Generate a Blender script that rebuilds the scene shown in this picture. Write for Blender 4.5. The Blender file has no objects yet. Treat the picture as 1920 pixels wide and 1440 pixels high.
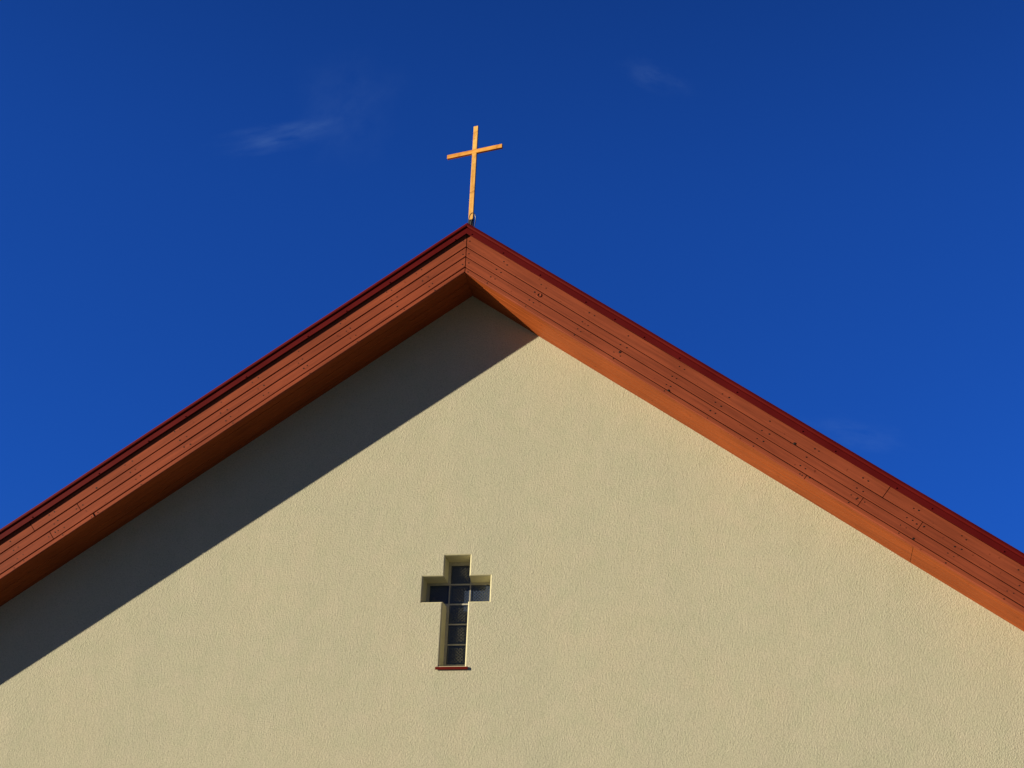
import bpy, bmesh, math, random
from mathutils import Vector, Matrix
random.seed(7)
scene = bpy.context.scene
COL = scene.collection

# ------------------------------------------------------------------ camera
G = 10.041                      # height of the gable apex (soffit line) above the ground
cam_d = bpy.data.cameras.new('camera')
cam = bpy.data.objects.new('camera', cam_d); COL.objects.link(cam)
R = Vector((0.98899, 0.14349, 0.03593)); F = Vector((-0.14372, 0.87464, 0.46299)).normalized()
R = (R - F * R.dot(F)).normalized(); U = R.cross(F)
cam.matrix_world = Matrix(((R.x, U.x, -F.x, 2.7459), (R.y, U.y, -F.y, -13.9568),
                           (R.z, U.z, -F.z, G - 8.441), (0, 0, 0, 1)))
cam_d.sensor_width = 36; cam_d.lens = 2975.4 / 1920 * 36
cam_d.clip_end = 5000
scene.camera = cam

# ------------------------------------------------------------------ light
SUN = Vector((-2.3, -1.0, 0.55)).normalized()
EL = math.asin(SUN.z); AZ = math.atan2(SUN.x, SUN.y)      # azimuth from +Y towards +X
world = bpy.data.worlds.new('World'); scene.world = world; world.use_nodes = True
wn = world.node_tree.nodes; wl = world.node_tree.links; wn.clear()
def N(nt, t, **kw):
    n = nt.nodes.new(t)
    for k, v in kw.items(): setattr(n, k, v)
    return n
wo = N(world.node_tree, 'ShaderNodeOutputWorld'); bg = N(world.node_tree, 'ShaderNodeBackground')
sky = N(world.node_tree, 'ShaderNodeTexSky', sky_type='NISHITA')
sky.sun_disc = False; sky.sun_elevation = EL; sky.sun_rotation = AZ
sky.air_density = 0.7; sky.dust_density = 0.0; sky.ozone_density = 10.0; sky.altitude = 0
hs = N(world.node_tree, 'ShaderNodeMixRGB', blend_type='MULTIPLY'); hs.inputs[0].default_value = 1
hs.inputs[2].default_value = (.52, .61, .81, 1)          # white balance of the sky
wl.new(sky.outputs[0], hs.inputs[1])
bg.inputs['Strength'].default_value = 0.145
# thin wisps of cloud, fixed to directions of the sky
geo = N(world.node_tree, 'ShaderNodeTexCoord')
sep = N(world.node_tree, 'ShaderNodeSeparateXYZ'); wl.new(geo.outputs['Generated'], sep.inputs[0])
def wrange(sock, a, b, c, d):
    m = N(world.node_tree, 'ShaderNodeMapRange', interpolation_type='SMOOTHSTEP'); wl.new(sock, m.inputs['Value'])
    for k, v in (('From Min', a), ('From Max', b), ('To Min', c), ('To Max', d)): m.inputs[k].default_value = v
    return m.outputs[0]
# sky dimmed behind camera and along horizon, added to darken the shaded wall
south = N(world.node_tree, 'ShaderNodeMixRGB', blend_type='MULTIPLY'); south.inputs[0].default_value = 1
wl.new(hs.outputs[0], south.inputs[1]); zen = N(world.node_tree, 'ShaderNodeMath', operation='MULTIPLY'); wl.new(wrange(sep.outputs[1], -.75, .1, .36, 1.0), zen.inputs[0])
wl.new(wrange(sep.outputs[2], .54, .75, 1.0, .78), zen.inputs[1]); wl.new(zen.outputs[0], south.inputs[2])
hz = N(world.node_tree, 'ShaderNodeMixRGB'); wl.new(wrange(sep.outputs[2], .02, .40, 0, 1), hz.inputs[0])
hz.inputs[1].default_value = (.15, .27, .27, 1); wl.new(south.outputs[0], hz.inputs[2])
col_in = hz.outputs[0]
def wisp(col, d, tilt, wid, hei, amt, seed):
    d = Vector(d).normalized()
    ex = Vector((d.y, -d.x, 0)).normalized(); ez = ex.cross(d)
    c, s = math.cos(tilt), math.sin(tilt)
    a = ex * c + ez * s; b = -ex * s + ez * c
    nt = world.node_tree
    def dot(v, scale):
        n = N(nt, 'ShaderNodeVectorMath', operation='DOT_PRODUCT'); wl.new(geo.outputs['Generated'], n.inputs[0])
        n.inputs[1].default_value = v
        m = N(nt, 'ShaderNodeMath', operation='MULTIPLY_ADD'); wl.new(n.outputs['Value'], m.inputs[0])
        m.inputs[1].default_value = scale; m.inputs[2].default_value = 0
        return m.outputs[0]
    comb = N(nt, 'ShaderNodeCombineXYZ'); wl.new(dot(a, 1 / wid), comb.inputs[0]); wl.new(dot(b, 1 / hei), comb.inputs[1])
    # warp the outline
    nz = N(nt, 'ShaderNodeTexNoise'); nz.inputs['Scale'].default_value = 1.3; nz.inputs['Detail'].default_value = 6
    off = N(nt, 'ShaderNodeVectorMath', operation='ADD'); off.inputs[1].default_value = (seed, seed * 1.7, seed)
    wl.new(comb.outputs[0], off.inputs[0]); wl.new(off.outputs[0], nz.inputs['Vector'])
    ws = N(nt, 'ShaderNodeVectorMath', operation='MULTIPLY_ADD'); wl.new(nz.outputs['Color'], ws.inputs[0])
    ws.inputs[1].default_value = (1.2, 1.2, 0); ws.inputs[2].default_value = (-.6, -.6, 0)
    ad = N(nt, 'ShaderNodeVectorMath', operation='ADD'); wl.new(comb.outputs[0], ad.inputs[0]); wl.new(ws.outputs[0], ad.inputs[1])
    ln = N(nt, 'ShaderNodeVectorMath', operation='LENGTH'); wl.new(ad.outputs[0], ln.inputs[0])
    mr = N(nt, 'ShaderNodeMapRange', interpolation_type='SMOOTHSTEP'); wl.new(ln.outputs['Value'], mr.inputs['Value'])
    mr.inputs['From Min'].default_value = 1.0; mr.inputs['From Max'].default_value = 0.0
    n2 = N(nt, 'ShaderNodeTexNoise'); n2.inputs['Scale'].default_value = 2.2; n2.inputs['Detail'].default_value = 8
    n2.inputs['Roughness'].default_value = .62
    wl.new(off.outputs[0], n2.inputs['Vector'])
    m2 = N(nt, 'ShaderNodeMapRange'); wl.new(n2.outputs['Fac'], m2.inputs['Value'])
    m2.inputs['From Min'].default_value = .30; m2.inputs['From Max'].default_value = .80
    mu = N(nt, 'ShaderNodeMath', operation='MULTIPLY'); wl.new(mr.outputs[0], mu.inputs[0]); wl.new(m2.outputs[0], mu.inputs[1])
    # only in front, not on the opposite side of the sky
    dn = N(nt, 'ShaderNodeVectorMath', operation='DOT_PRODUCT'); wl.new(geo.outputs['Generated'], dn.inputs[0]); dn.inputs[1].default_value = d
    gt = N(nt, 'ShaderNodeMath', operation='GREATER_THAN'); wl.new(dn.outputs['Value'], gt.inputs[0]); gt.inputs[1].default_value = .5
    m4 = N(nt, 'ShaderNodeMath', operation='MULTIPLY'); wl.new(mu.outputs[0], m4.inputs[0]); wl.new(gt.outputs[0], m4.inputs[1])
    m5 = N(nt, 'ShaderNodeMath', operation='MULTIPLY'); wl.new(m4.outputs[0], m5.inputs[0]); m5.inputs[1].default_value = amt
    mx = N(nt, 'ShaderNodeMixRGB', blend_type='MIX'); wl.new(m5.outputs[0], mx.inputs['Fac']); wl.new(col, mx.inputs[1])
    mx.inputs[2].default_value = (1.3, 2.2, 3.4, 1)
    return mx.outputs[0]
CLOUDS = [((-.273, .764, .582), .32, .050, .012, .10, 3.1), ((-.235, .765, .60), .9, .050, .036, .04, 9.3),
          ((-.048, .780, .624), -.38, .030, .012, .05, 5.7), ((.070, .899, .432), -.25, .040, .014, .055, 1.9)]
for c in CLOUDS: col_in = wisp(col_in, *c)
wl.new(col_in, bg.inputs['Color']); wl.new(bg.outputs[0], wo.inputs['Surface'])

sd = bpy.data.lights.new('sun', 'SUN'); sd.energy = 5.0; sd.angle = math.radians(.5); sd.color = (1.0, .87, .62)
so = bpy.data.objects.new('sun', sd); COL.objects.link(so)
so.rotation_euler = SUN.to_track_quat('Z', 'Y').to_euler(); so.location = (-30, -20, 20)
scene.view_settings.view_transform = 'Standard'; scene.view_settings.look = 'None'
scene.view_settings.gamma = 1; scene.view_settings.exposure = 0.7
scene.cycles.max_bounces = 8; scene.cycles.diffuse_bounces = 5

# ------------------------------------------------------------------ materials
def mat(name, rough=.6, spec=.4):
    m = bpy.data.materials.new(name); m.use_nodes = True
    b = m.node_tree.nodes['Principled BSDF']
    b.inputs['Roughness'].default_value = rough; b.inputs['Specular IOR Level'].default_value = spec
    return m, m.node_tree, b
def noise(nt, scale, detail=4, rough=.5, vec=None):
    n = N(nt, 'ShaderNodeTexNoise'); n.inputs['Scale'].default_value = scale
    n.inputs['Detail'].default_value = detail; n.inputs['Roughness'].default_value = rough
    if vec is not None: nt.links.new(vec, n.inputs['Vector'])
    return n
def coords(nt, scale=(1, 1, 1), slope=0):
    if slope:                                            # turn the grain along the rake first
        t = N(nt, 'ShaderNodeTexCoord'); m0 = N(nt, 'ShaderNodeMapping'); m0.inputs['Rotation'].default_value = (0, slope, 0)
        m = N(nt, 'ShaderNodeMapping'); m.inputs['Scale'].default_value = scale
        nt.links.new(t.outputs['Object'], m0.inputs['Vector']); nt.links.new(m0.outputs[0], m.inputs['Vector']); return m.outputs[0]
    t = N(nt, 'ShaderNodeTexCoord'); m = N(nt, 'ShaderNodeMapping'); m.inputs['Scale'].default_value = scale
    nt.links.new(t.outputs['Object'], m.inputs['Vector']); return m.outputs[0]
def ramp(nt, fac, stops):
    r = N(nt, 'ShaderNodeValToRGB'); e = r.color_ramp.elements
    while len(e) > 1: e.remove(e[-1])
    e[0].position, e[0].color = stops[0][0], (*stops[0][1], 1)
    for p, c in stops[1:]:
        x = e.new(p); x.color = (*c, 1)
    nt.links.new(fac, r.inputs[0]); return r.outputs[0]
def mix(nt, a, b, fac, mode='MIX'):
    m = N(nt, 'ShaderNodeMixRGB', blend_type=mode)
    for s, v in ((0, fac), (1, a), (2, b)):
        if hasattr(v, 'is_linked'): nt.links.new(v, m.inputs[s])
        else: m.inputs[s].default_value = v if s == 0 else (*v, 1)
    return m.outputs[0]
def bump(nt, b, h, strength, dist, prev=None):
    n = N(nt, 'ShaderNodeBump'); n.inputs['Strength'].default_value = strength; n.inputs['Distance'].default_value = dist
    nt.links.new(h, n.inputs['Height'])
    if prev is not None: nt.links.new(prev, n.inputs['Normal'])
    nt.links.new(n.outputs[0], b.inputs['Normal']); return n.outputs[0]

def stucco():
    m, nt, b = mat('stucco', .92, .15)
    v = coords(nt)
    big = noise(nt, .9, 5, .6, v); mid = noise(nt, 5.5, 4, .6, v)
    c = ramp(nt, big.outputs['Fac'], [(.3, (.475, .468, .365)), (.5, (.495, .48, .372)), (.7, (.515, .485, .372))])
    c2 = ramp(nt, mid.outputs['Fac'], [(.3, (.95, .97, .94)), (.7, (1.03, 1.0, 1.01))])
    c = mix(nt, c, c2, 1.0, 'MULTIPLY')
    # rain streaks and faint dirt, vertical
    vs = coords(nt, (1, 1, .08)); st = noise(nt, 3.2, 4, .55, vs)
    c3 = ramp(nt, st.outputs['Fac'], [(.4, (.98, .98, .98)), (.62, (1, 1, 1))])
    c = mix(nt, c, c3, 1.0, 'MULTIPLY')
    tc = N(nt, 'ShaderNodeTexCoord'); rot = N(nt, 'ShaderNodeMapping'); rot.inputs['Rotation'].default_value = (.7, .5, .9)
    nt.links.new(tc.outputs['Object'], rot.inputs['Vector'])
    wn_ = noise(nt, 30, 2, .5, rot.outputs[0])
    wp = N(nt, 'ShaderNodeVectorMath', operation='MULTIPLY_ADD'); nt.links.new(wn_.outputs['Color'], wp.inputs[0])
    wp.inputs[1].default_value = (.02, .02, .02); nt.links.new(rot.outputs[0], wp.inputs[2])
    grain = N(nt, 'ShaderNodeTexVoronoi', feature='SMOOTH_F1'); grain.inputs['Scale'].default_value = 78
    grain.inputs['Smoothness'].default_value = .6; nt.links.new(wp.outputs[0], grain.inputs['Vector'])
    fine = noise(nt, 85, 3, .6, rot.outputs[0])
    sp = ramp(nt, fine.outputs['Fac'], [(.30, (.78, .78, .75)), (.48, (1.0, 1.0, 1.0)), (.68, (1.10, 1.10, 1.08))])
    c = mix(nt, c, sp, 1.0, 'MULTIPLY')
    nt.links.new(c, b.inputs['Base Color'])
    p = bump(nt, b, grain.outputs['Distance'], .36, .006)
    p = bump(nt, b, fine.outputs['Fac'], .42, .005, p)
    und = noise(nt, 1.4, 3, .5, v)
    bump(nt, b, und.outputs['Fac'], .10, .05, p)
    return m
def wood(name, dark, light, rough=.5, spec=.35, axis=(1.2, 14, 14), blotch=0, slope=0):
    m, nt, b = mat(name, rough, spec)
    gm = N(nt, 'ShaderNodeNewGeometry')
    v = coords(nt, axis, slope)
    g = noise(nt, 2.2, 6, .6, v); big = noise(nt, 1.7, 3, .5, coords(nt))
    c = ramp(nt, g.outputs['Fac'], [(.32, dark), (.68, light)])
    c2 = ramp(nt, big.outputs['Fac'], [(.3, (.86, .84, .84)), (.7, (1.08, 1.08, 1.08))])
    c = mix(nt, c, c2, 1.0, 'MULTIPLY')
    # sparse small dark scuffs
    vo = noise(nt, 34, 2, .5, coords(nt, (.7, 1, 1)))
    sc = ramp(nt, vo.outputs['Fac'], [(.70, (1, 1, 1)), (.76, (.55, .5, .48))])
    c = mix(nt, c, sc, 1.0, 'MULTIPLY')
    isl = ramp(nt, gm.outputs['Random Per Island'], [(0, (.90, .88, .90)), (.5, (1, 1, 1)), (1, (1.07, 1.05, 1.03))])
    c = mix(nt, c, isl, 1.0, 'MULTIPLY')
    if blotch:
        bl = noise(nt, blotch, 4, .65, coords(nt)); c4 = ramp(nt, bl.outputs['Fac'], [(.30, (.62, .50, .36)), (.46, (.96, .92, .85)), (.62, (1.06, 1.08, 1.12))])
        c = mix(nt, c, c4, 1.0, 'MULTIPLY')
    nt.links.new(c, b.inputs['Base Color'])
    bump(nt, b, g.outputs['Fac'], .12, .004)
    return m
def plain(name, colr, rough, spec=.4, metal=0, var=.15, vs=6):
    m, nt, b = mat(name, rough, spec); b.inputs['Metallic'].default_value = metal
    n = noise(nt, vs, 5, .6, coords(nt))
    c = ramp(nt, n.outputs['Fac'], [(.3, tuple(x * (1 - var) for x in colr)), (.7, tuple(x * (1 + var) for x in colr))])
    nt.links.new(c, b.inputs['Base Color'])
    r = N(nt, 'ShaderNodeMapRange'); nt.links.new(n.outputs['Fac'], r.inputs['Value'])
    r.inputs['To Min'].default_value = rough * .8; r.inputs['To Max'].default_value = min(1, rough * 1.2)
    nt.links.new(r.outputs[0], b.inputs['Roughness'])
    return m
M = {
    'stucco': stucco(),
    'reveal': plain('smooth_render', (.53, .50, .34), .9, .15, 0, .08, 9),
    ('fascia', 1): wood('painted_boards', (.215, .050, .024), (.325, .076, .035), .6, .1, (.9, 16, 22), 0, -.6265),
    ('fascia', -1): wood('painted_boards', (.215, .050, .024), (.325, .076, .035), .6, .1, (.9, 16, 22), 0, .6311),
    ('soffit', 1): wood('stained_soffit_boards', (.255, .058, .014), (.355, .081, .019), .55, .12, (.9, 22, 14), 0, -.6265),
    ('soffit', -1): wood('stained_soffit_boards', (.255, .058, .014), (.355, .081, .019), .55, .12, (.9, 22, 14), 0, .6311),
    'trim': plain('red_sheet_metal', (.10, .006, .006), .5, .08, 0, .12, 3),
    'sill': plain('red_sill_metal', (.115, .008, .005), .5, .1, 0, .1, 8),
    'nail': plain('dark_nail', (.012, .007, .006), .6, .3, 0, .3, 40),
    'gold': wood('varnished_yellow_wood', (.50, .24, .04), (.78, .48, .135), .35, .5, (9, 9, 1.0), 14),
    'amber': wood('varnished_orange_wood', (.48, .20, .03), (.70, .35, .07), .35, .4, (1.0, 9, 9), 9),
    'black': plain('black_steel', (.012, .012, .013), .5, .5, 0, .2, 20),
    'wire': plain('dull_wire', (.11, .11, .12), .35, .5, .8, .2, 20),
    'mortar': plain('pale_mortar', (.42, .40, .35), .85, .2, 0, .12, 30),
    'roof': plain('red_roof_sheet', (.22, .03, .025), .45, .5, 0, .15, 2),
    'dark': plain('dark_interior', (.02, .02, .02), .9, .1),
    'paving': plain('grey_paving', (.125, .125, .115), .9, .2, 0, .2, 1.5),
    'grass': plain('lawn', (.05, .085, .022), .9, .2, 0, .4, 3),
}
def glass_mat():
    m, nt, b = mat('block_glass', .12, .5)
    b.inputs['Base Color'].default_value = (.032, .046, .085, 1); b.inputs['IOR'].default_value = 1.5
    b.inputs['Coat Weight'].default_value = .3; b.inputs['Coat Roughness'].default_value = .05
    n = noise(nt, 55, 3, .5, coords(nt)); bump(nt, b, n.outputs['Fac'], .12, .003)
    return m
M['glass'] = glass_mat()

# ------------------------------------------------------------------ helpers
def link(name, me, m, parent=None):
    o = bpy.data.objects.new(name, me); COL.objects.link(o)
    if m is not None: me.materials.append(m)
    if parent is not None: o.parent = parent
    return o
def obj(name, bm, m, parent=None, smooth=False, recalc=True):
    if recalc: bmesh.ops.recalc_face_normals(bm, faces=bm.faces)
    me = bpy.data.meshes.new(name); bm.to_mesh(me); bm.free()
    if smooth:
        for p in me.polygons: p.use_smooth = True
    return link(name, me, m, parent)
def empty(name, loc, parent=None):
    o = bpy.data.objects.new(name, None); COL.objects.link(o); o.location = loc
    if parent is not None: o.parent = parent
    return o
def tag(o, label, cat, group=None):
    o['label'] = label; o['category'] = cat
    if group: o['group'] = group
def box(bm, x0, x1, y0, y1, z0, z1, bev=0):
    vs = [bm.verts.new((x, y, z)) for x in (x0, x1) for y in (y0, y1) for z in (z0, z1)]
    fs = [bm.faces.new([vs[i] for i in q]) for q in ((0, 1, 3, 2), (4, 6, 7, 5), (0, 4, 5, 1), (2, 3, 7, 6), (0, 2, 6, 4), (1, 5, 7, 3))]
    bmesh.ops.recalc_face_normals(bm, faces=fs)
    if bev:
        es = list({e for f in fs for e in f.edges})
        bmesh.ops.bevel(bm, geom=es, offset=bev, segments=2, profile=.5, affect='EDGES')
def tube(bm, pts, r, n=10):
    rings = []
    for i, p in enumerate(pts):
        p = Vector(p); a = Vector(pts[max(i - 1, 0)]); b = Vector(pts[min(i + 1, len(pts) - 1)])
        t = (b - a).normalized(); u = t.orthogonal().normalized() if i == 0 else (u - t * u.dot(t)).normalized()
        w = t.cross(u)
        rings.append([bm.verts.new(p + (u * math.cos(k * 2 * math.pi / n) + w * math.sin(k * 2 * math.pi / n)) * r) for k in range(n)])
    for a, b in zip(rings, rings[1:]):
        for k in range(n): bm.faces.new((a[k], a[(k + 1) % n], b[(k + 1) % n], b[k]))
    bm.faces.new(rings[0][::-1]); bm.faces.new(rings[-1])

# ------------------------------------------------------------------ roof geometry
O = 0.4729                               # overhang
SIDE = {-1: dict(t=math.tan(.6311), a=.6311, g=.01162), 1: dict(t=math.tan(.6265), a=.6265, g=.01516)}
XE = 7.6                                 # half width of the roof
XW = 7.1                                 # half width of the wall
DEPTH = 15.0
def P(side, x, y, z, wall=False):
    """x along from the ridge, y out of the bargeboard plane (negative = forward), z vertical offset over its lower edge"""
    s = SIDE[side]
    return Vector((side * x, -O + s['g'] * x + y, G - x * s['t'] + z))
def wob(x, side, k, amp):
    return amp * (math.sin(x * 1.7 + k * 2.1 + side) + .6 * math.sin(x * 4.3 + k * 1.3) + .35 * math.sin(x * 9.1 + k))

church = empty('church', (0, 0, 0))
tag(church, 'cream stuccoed church gable with red-brown timber eaves and a cross shaped window', 'church')

# ---- gable wall and body
CX = -0.0044
HW, HB = .1352, .3387
ZT, ZAT, ZAB, ZB = G - 2.8719, G - 3.0824, G - 3.3626, G - 3.9896
D = .165
def roof_z(x): return G - abs(x) * SIDE[1 if x >= 0 else -1]['t'] + .12   # runs a little way up behind the soffit
def build_wall():
    bm = bmesh.new()
    xs = [-XW, CX - HB, CX - HW, CX + HW, CX + HB, XW]
    def q(*pts): bm.faces.new([bm.verts.new(p) for p in pts])
    def colm(x0, x1, z0, z1):            # z None: up to the roof
        pts = [(x0, 0, z0), (x1, 0, z0)]
        if z1 is None:
            pts.append((x1, 0, roof_z(x1)))
            if x0 < 0 < x1: pts.append((0, 0, roof_z(0)))
            pts.append((x0, 0, roof_z(x0)))
        else: pts += [(x1, 0, z1), (x0, 0, z1)]
        q(*pts)
    colm(xs[0], xs[1], 0, None); colm(xs[4], xs[5], 0, None)
    colm(xs[1], xs[2], 0, ZAB); colm(xs[1], xs[2], ZAT, None)
    colm(xs[3], xs[4], 0, ZAB); colm(xs[3], xs[4], ZAT, None)
    colm(xs[2], xs[3], 0, ZB); colm(xs[2], xs[3], ZT, None)
    # flanks and back
    zl, zr = roof_z(-XW), roof_z(XW)
    q((-XW, 0, 0), (-XW, 0, zl), (-XW, DEPTH, zl), (-XW, DEPTH, 0))
    q((XW, 0, 0), (XW, DEPTH, 0), (XW, DEPTH, zr), (XW, 0, zr))
    q((-XW, DEPTH, 0), (-XW, DEPTH, zl), (0, DEPTH, roof_z(0)), (XW, DEPTH, zr), (XW, DEPTH, 0))
    bmesh.ops.remove_doubles(bm, verts=bm.verts, dist=1e-5)
    return bm
wall_o = obj('gable_wall', build_wall(), M['stucco'], church)

# ---- the cross shaped window
SPL = .021
outline = [(-HW, ZT), (HW, ZT), (HW, ZAT), (HB, ZAT), (HB, ZAB), (HW, ZAB), (HW, ZB), (-HW, ZB), (-HW, ZAB), (-HB, ZAB), (-HB, ZAT), (-HW, ZAT)]
def inset(p, k):
    x, z = p
    sx = math.copysign(k, x)
    sz = {ZT: -k, ZAT: -k, ZAB: k, ZB: k}[z]
    return (x - sx, z + sz)
win = empty('cross_window', (0, 0, 0), church)
win['label'] = 'narrow cross shaped window of seven dark glass blocks'
bm = bmesh.new()
n = len(outline)
LV = [(0, 0), (.004, .001), (.0085, .0035), (.012, .008), (.0135, .014), (SPL, D)]     # rounded plaster arris, then the reveal
for (k0, y0), (k1, y1) in zip(LV, LV[1:]):
    for i in range(n):
        a0, b0 = inset(outline[i], k0), inset(outline[(i + 1) % n], k0)
        a1, b1 = inset(outline[i], k1), inset(outline[(i + 1) % n], k1)
        bm.faces.new([bm.verts.new(v) for v in ((CX + a0[0], y0, a0[1]), (CX + b0[0], y0, b0[1]), (CX + b1[0], y1, b1[1]), (CX + a1[0], y1, a1[1]))])
bmesh.ops.remove_doubles(bm, verts=bm.verts, dist=1e-5)
obj('reveal', bm, M['reveal'], win)
# mortar panel behind and between the glass blocks
ZG = G - 3.1081 - .012; CG = CX + .0065
bm = bmesh.new()
def mbox(x0, x1, z0, z1, f=0): box(bm, CG + x0, CG + x1, D - .004 + f, D + .06, z0, z1)
J = .0068
top, bot = ZG + .2, ZG - .8
for k in range(6):                        # bed joints
    z = ZG + .2 - .2 * k
    if k == 0: mbox(-.125, .125, z - J, z + .045)
    elif k == 5: mbox(-.125, .125, z - .075, z + J)
    elif k in (1, 2):
        e = .33
        mbox(-e, e, z - (J if k == 1 else .05), z + (.03 if k == 1 else J)) if False else None
        mbox(-.094, .094, z - J, z + J, .001)
        for s in (-1, 1):
            x0, x1 = sorted((s * .094, s * .335))
            mbox(x0, x1, z - (J if k == 1 else .05), z + (.03 if k == 1 else J))
    else: mbox(-.094, .094, z - J, z + J, .001)
for s in (-1, 1):
    for (z0, z1) in ((ZG + .03, top), (bot, ZG - .25)):
        x0, x1 = sorted((s * .0945, s * .125)); mbox(x0, x1, z0, z1, .0015)
    x0, x1 = sorted((s * .0945, s * .1055)); mbox(x0, x1, ZG - .2 + J, ZG - J, .0015)
    x0, x1 = sorted((s * .2945, s * .335)); mbox(x0, x1, ZG - .2 + J, ZG - J, .0015)
obj('mortar', bm, M['mortar'], win)
def block_mesh():
    """a pressed glass block: rounded rim, sunken face embossed with a lattice of small pyramids"""
    bm = bmesh.new(); h = .0932; K = 6; r = .080
    def V(x, y, z): return bm.verts.new((x, y, z))
    rim = [(-h, -h), (h, -h), (h, h), (-h, h)]
    loops = []
    for (s, y) in ((h, .05), (h, .004), (h - .003, .0005), (h - .009, .0), (h - .012, .004), (r, .006)):
        loops.append([V(sx * s / h, y, sz * s / h) for sx, sz in rim])
    for a, b in zip(loops, loops[1:]):
        for i in range(4): bm.faces.new((a[i], a[(i + 1) % 4], b[(i + 1) % 4], b[i]))
    # lattice of diagonal ridges
    NN = 40; per = 2 * r / 5; grid = []
    tri = lambda t: abs((t / per) % 1 - .5) * 2          # 1 on a ridge, 0 midway
    for i in range(NN + 1):
        row = []
        for j in range(NN + 1):
            x = -r + 2 * r * i / NN; z = -r + 2 * r * j / NN
            rg = max(tri(x + z), tri(x - z)); e = min(r - abs(x), r - abs(z)) / .012
            hgt = max(0, (rg - .55) / .45) * .0032 * min(1, e)
            row.append(V(x, .006 - hgt, z))
        grid.append(row)
    for i in range(NN):
        for j in range(NN): bm.faces.new((grid[i][j], grid[i + 1][j], grid[i + 1][j + 1], grid[i][j + 1]))
    bmesh.ops.remove_doubles(bm, verts=bm.verts, dist=1e-5)
    return bm
blk = None
for (ix, k) in ((0, 0), (-1, 1), (0, 1), (1, 1), (0, 2), (0, 3), (0, 4)):
    if blk is None: blk = obj('glass_block', block_mesh(), M['glass'], win); o = blk
    else: o = blk.copy(); COL.objects.link(o); o.parent = win
    o.location = (CG + ix * .2, D - .001, ZG + .1 - .2 * k)
# interior darkness behind (closed box so no daylight leaks)
# red metal sill
bm = bmesh.new()
prof = [(D - .01, ZB + .022), (-.013, ZB + .001), (-.015, ZB - .003), (-.015, ZB - .025), (-.011, ZB - .026), (-.009, ZB - .008), (.0, ZB - .004)]
x0, x1 = CX - HW - .018, CX + HW + .016
rows = []
for x in (x0, x1): rows.append([bm.verts.new((x, y, z)) for y, z in prof])
# inside the opening the sheet keeps to the width of the reveal
for row, sx in zip(rows, (-1, 1)): row[0].co.x = CX + sx * (HW - SPL)
for i in range(len(prof) - 1): bm.faces.new((rows[0][i], rows[0][i + 1], rows[1][i + 1], rows[1][i]))
bm.faces.new(rows[0][1:]); bm.faces.new(rows[1][1:][::-1])
obj('sill', bm, M['sill'], win)

# ---- boards, soffits, metal edge on both rakes
ROWZ = [(.0, .060), (.060, .186), (.186, .303), (.303, .47)]
NAILCOL = {1: [.06, .405, .803, 1.29, 1.667, 2.16, 2.575, 3.0, 3.394, 4.243, 4.634, 5.1, 5.55, 6.0, 6.5, 7.0],
           -1: [.06, .469, .768, 1.225, 1.688, 2.074, 2.423, 2.807, 3.273, 4.35, 4.8, 5.3, 5.8, 6.3, 6.8]}
JOINT = {1: {3: [3.823], 2: [4.16], 1: [3.71], 0: [3.275]}, -1: {3: [3.987], 2: [3.60], 1: [3.89], 0: [3.53]}}
SCREW = {1: [.05, .38, .767, 1.23, 1.52, 1.807, 2.146, 2.685, 3.278, 3.564, 4.089, 4.383, 4.967, 5.4, 5.9, 6.4],
         -1: [.12, .773, 1.2, 1.578, 2.174, 2.75, 3.1, 3.561, 4.174, 4.7, 5.3, 5.9]}
def extrude(bm, side, prof, xs, shear=0, wa=0, wk=0, closed=True, cap=True):
    """sweep a (y, z) profile down the rake; shear > 0 cuts the ends square to the boards"""
    a = SIDE[side]['a']; cs = math.cos(a) * math.sin(a)
    rings = []
    for i, x in enumerate(xs):
        w = wob(x, side, wk, wa) if wa else 0
        ring = []
        for (y, z) in prof:
            xx = x + (shear if (i == 0 and x > .01) or i == len(xs) - 1 else shear) * (z * cs if x > .01 else 0)
            ring.append(bm.verts.new(P(side, xx, y, z + w)))
        rings.append(ring)
    m = len(prof)
    for r0, r1 in zip(rings, rings[1:]):
        for k in range(m if closed else m - 1):
            bm.faces.new((r0[k], r0[(k + 1) % m], r1[(k + 1) % m], r1[k]))
    if cap and closed:
        bm.faces.new(rings[0]); bm.faces.new(rings[-1][::-1])
def steps(x0, x1, d=.25):
    n = max(1, int((x1 - x0) / d)); return [x0 + (x1 - x0) * i / n for i in range(n + 1)]
def disc_bm(r, h, n=10):
    bm = bmesh.new()
    bmesh.ops.create_cone(bm, cap_ends=True, segments=n, radius1=r, radius2=r * .8, depth=h)
    bmesh.ops.rotate(bm, verts=bm.verts, cent=(0, 0, 0), matrix=Matrix.Rotation(math.pi / 2, 3, 'X'))
    return bm
nail_me = None; screw_me = None
def small(name, me_holder, parent, loc, rot=0, sc=1):
    o = bpy.data.objects.new(name, me_holder); COL.objects.link(o); o.parent = parent
    o.location = loc; o.scale = (sc, 1, sc); return o
nb = disc_bm(.007, .003); nail_me = bpy.data.meshes.new('nail'); nb.to_mesh(nail_me); nb.free(); nail_me.materials.append(M['nail'])
sb = disc_bm(.0075, .006); screw_me = bpy.data.meshes.new('screw'); sb.to_mesh(screw_me); sb.free(); screw_me.materials.append(M['trim'])
knob = disc_bm(.014, .004, 12); knot_me = bpy.data.meshes.new('knot'); knob.to_mesh(knot_me); knob.free(); knot_me.materials.append(M['nail'])

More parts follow.
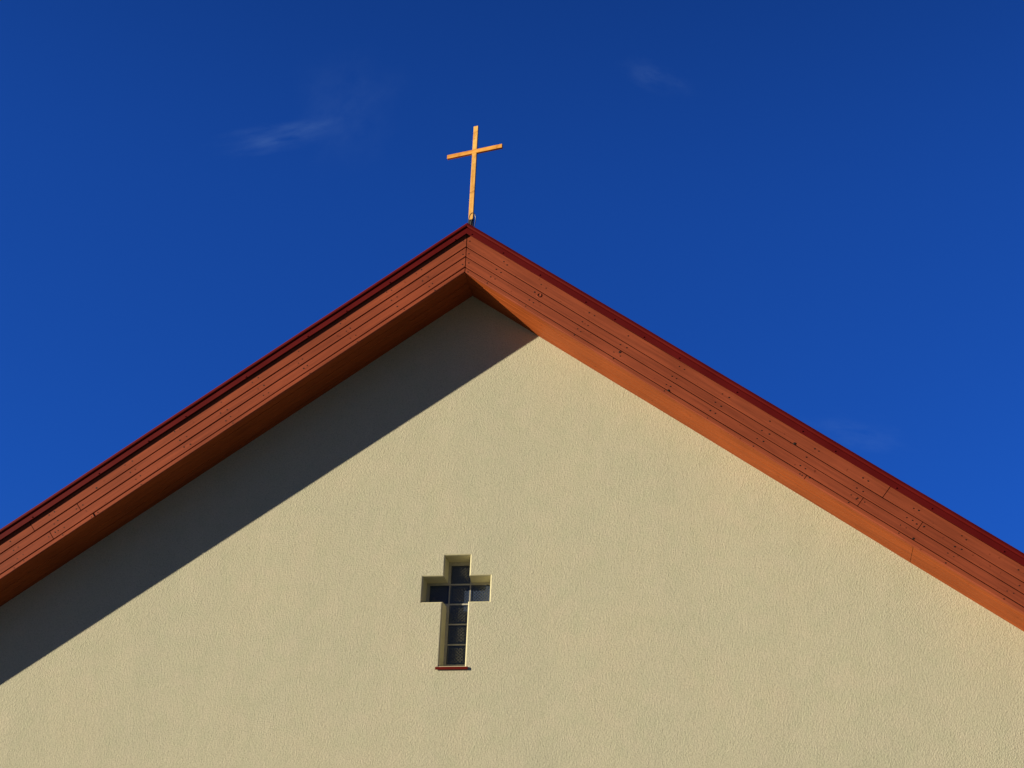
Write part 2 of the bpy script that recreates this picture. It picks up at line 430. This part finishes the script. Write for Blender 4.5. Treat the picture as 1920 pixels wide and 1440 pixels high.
for side in (-1, 1):
    s = SIDE[side]; ca, sa = math.cos(s['a']), math.sin(s['a']); cs = ca * sa
    # planks
    bm = bmesh.new()
    for r, (z0, z1) in enumerate(ROWZ):
        gp = .0055; bv = .004
        zz0 = z0 + (gp if r else 0); zz1 = z1 - gp
        b0 = .009 if r == 0 else bv
        back = .03
        prof = [(back, zz0), (b0, zz0), (b0 * .3, zz0 + b0 * .3), (0, zz0 + b0), (0, zz1 - bv), (bv, zz1), (back, zz1)]
        cuts = [0.0] + JOINT[side][r] + [XE]
        for c, (xa, xb) in enumerate(zip(cuts, cuts[1:])):
            jw = .007 if (side < 0 and r == 0) else .0025
            xa2 = xa + (jw if c else 0.004); xb2 = xb - (jw if xb < XE else 0)
            # each board sits a hair proud or shy
            dy = random.uniform(-.0012, .0012)
            pr = [(y + dy, z) for y, z in prof]
            extrude(bm, side, [(y, z - .0 if True else z) for y, z in pr], steps(xa2, xb2, .3), 1 if c else 1, .0009, r + c)
    fascia = obj('rake_board', bm, M['fascia', side], church)
    # dark backing behind the joints
    bm = bmesh.new()
    extrude(bm, side, [(.016, .012), (.016, .46), (.028, .46), (.028, .012)], [0, XE])
    obj('backing', bm, M['nail'], fascia)
    # nails
    for cx_ in NAILCOL[side] + [JOINT[side][3][0]]:
        for r in range(4):
            z0, z1 = ROWZ[r]; zc = (z0 + min(z1, .43)) / 2
            near = cx_ < .1
            for d in ((-.024, .024) if (r and not near) else (0,)):
                if random.random() < .06: continue
                z = zc + random.uniform(-.012, .012) + (.018 if r == 3 else 0)
                x = cx_ + d + (z - .37) * cs * (0 if near else 1) + random.uniform(-.009, .009)
                if near: x = .03 + random.uniform(-.003, .003)
                if x < .01: continue
                small('nail', nail_me, fascia, P(side, x, -.0008, z), sc=random.uniform(.75, 1.15))
    for r in range(3):                                      # nails either side of the butt joints
        for xj in JOINT[side][r]:
            for d in (-.03, .03):
                z = (ROWZ[r][0] + ROWZ[r][1]) / 2 + random.uniform(-.01, .01)
                small('nail', nail_me, fascia, P(side, xj + d + z * cs, -.0008, z + random.uniform(0, .02)), sc=1.0)
    holes = {1: [(3.205, .312), (4.207, .072), (1.575, .159), (2.041, .062)], -1: [(3.569, .335)]}[side]
    for x, z in holes: small('knot_hole', knot_me, fascia, P(side, x, -.001, z), sc=random.uniform(.75, 1.0))
    if side > 0:                                            # one raised ring shaped knot
        bm = bmesh.new(); c0 = P(1, .767, -.001, .25)
        tube(bm, [c0 + Vector((.02 * math.cos(t * math.pi / 8), 0, .02 * math.sin(t * math.pi / 8))) for t in range(17)], .004, 6)
        obj('knot', bm, M['fascia', side], fascia)
    # soffit boards, bargeboard to wall (and a little behind its face)
    bm = bmesh.new()
    nb_ = 5; ya = .012
    for i in range(nb_):
        # board i spans a fraction of the overhang, which shrinks slowly down the rake
        cut = 4.2 if side > 0 else 5.6
        xs = steps(0, cut, .3) + [None] + steps(cut + .003, XE, .3); ring0 = None
        for x in xs:
            if x is None: ring0 = None; continue
            oh = O - s['g'] * x + .04
            y0 = ya + (oh - ya) * i / nb_ + (.001 if i else 0); y1 = ya + (oh - ya) * (i + 1) / nb_ - .001
            w = wob(x, side, i, .0013)
            ring = [bm.verts.new(P(side, x, y, z + w)) for y, z in
                    ((y0, .02), (y0, .003), (y0 + .003, .0), (y1 - .003, .0), (y1, .003), (y1, .02))]
            if ring0:
                for k in range(5): bm.faces.new((ring0[k], ring0[k + 1], ring[k + 1], ring[k]))
            ring0 = ring
    soffit = obj('soffit', bm, M['soffit', side], church)
    bm = bmesh.new()
    extrude(bm, side, [(.03, .022), (.03, .03), (.52, .03), (.52, .022)], [0, XE])
    obj('backing', bm, M['nail'], soffit)
    # red sheet metal edge: lower flange with drip, crease, rounded upper bead
    prof = [(-.020, .453), (-.0225, .4525), (-.0235, .455), (-.0235, .520), (-.0195, .527), (-.0195, .5295),
            (-.027, .531), (-.0325, .536), (-.035, .543), (-.0355, .552), (-.034, .566), (-.030, .578), (.06, .590), (.06, .52), (-.019, .51)]
    bm = bmesh.new(); extrude(bm, side, prof, steps(0, XE, .2), 0, .0014, 5)
    trim = obj('edge_flashing', bm, M['trim'], church)
    for x in SCREW[side]:
        small('screw', screw_me, trim, P(side, x, -.026, .474 + random.uniform(-.003, .003)))
    # roof covering
    bm = bmesh.new()
    t = s['t']
    def rp(x, y, z): return bm.verts.new((side * x, y, G - x * t + z))
    a = [rp(0, -O + .06, .585), rp(XE, -O + .06 + s['g'] * XE, .585), rp(XE, DEPTH + .4, .585), rp(0, DEPTH + .4, .585)]
    b = [rp(0, -O + .06, .47), rp(XE, -O + .06 + s['g'] * XE, .47), rp(XE, DEPTH + .4, .47), rp(0, DEPTH + .4, .47)]
    bm.faces.new(a); bm.faces.new(b[::-1])
    for i in range(4): bm.faces.new((a[i], a[(i + 1) % 4], b[(i + 1) % 4], b[i]))
    y = .2
    while y < DEPTH:                                        # standing seams
        vs = [rp(x, yy, z) for x in (.1, XE - .02) for (yy, z) in ((y, .586), (y, .625), (y + .02, .625), (y + .02, .586))]
        for q in ((0, 1, 2, 3), (7, 6, 5, 4), (0, 4, 5, 1), (1, 5, 6, 2), (2, 6, 7, 3)): bm.faces.new([vs[i] for i in q])
        y += .55
    obj('roof', bm, M['roof'], church)

# ------------------------------------------------------------------ the cross on the ridge
CY = -.36
cross = empty('roof_cross', (.009, CY, G + .578))
cross.rotation_euler = (0, 0, math.radians(-13.5))
tag(cross, 'yellow varnished wooden cross standing on the tip of the roof against the sky', 'cross')
bm = bmesh.new(); box(bm, -.0258, .0258, -.0125, .0125, .125, 1.325, .0025); obj('upright', bm, M['gold'], cross)
bm = bmesh.new(); box(bm, -.318, .318, -.0140, .0140, -.0245, .0245, .0025)
cb = obj('crossbar', bm, M['amber'], cross); cb.location = (0, 0, .992)
bm = bmesh.new()
box(bm, -.026, -.006, -.012, -.002, -.04, .16, .002); box(bm, .004, .027, -.014, .012, -.04, .124, .002)
box(bm, -.026, .027, .015, .02, -.04, .2, .001)
obj('bracket', bm, M['black'], cross)
bm = bmesh.new()
loop = [(-.006, -.03, -.03), (-.012, -.034, .06), (-.006, -.036, .13), (.012, -.036, .178), (.035, -.03, .186), (.052, -.02, .165), (.058, -.012, .12), (.05, -.006, .06), (.036, -.002, -.03)]
fine = []
for i in range(len(loop) - 1):
    p0, p1, p2, p3 = (Vector(loop[max(0, min(len(loop) - 1, i + k))]) for k in (-1, 0, 1, 2))
    for t in [j / 5 for j in range(5)]:
        fine.append(.5 * ((2 * p1) + (p2 - p0) * t + (2 * p0 - 5 * p1 + 4 * p2 - p3) * t * t + (3 * p1 - p0 - 3 * p2 + p3) * t ** 3))
fine.append(Vector(loop[-1]))
tube(bm, fine, .0042, 8); obj('cable', bm, M['wire'], cross, smooth=True)

# ------------------------------------------------------------------ ground
bm = bmesh.new(); v = [bm.verts.new(p) for p in ((-900, -900, 0), (900, -900, 0), (900, 900, 0), (-900, 900, 0))]; bm.faces.new(v)
g = obj('lawn', bm, M['grass']); g['kind'] = 'structure'
bm = bmesh.new(); v = [bm.verts.new(p) for p in ((-14, -24, .004), (14, -24, .004), (14, -.0, .004), (-14, -.0, .004))]; bm.faces.new(v)
g = obj('pavement', bm, M['paving']); g['kind'] = 'structure'
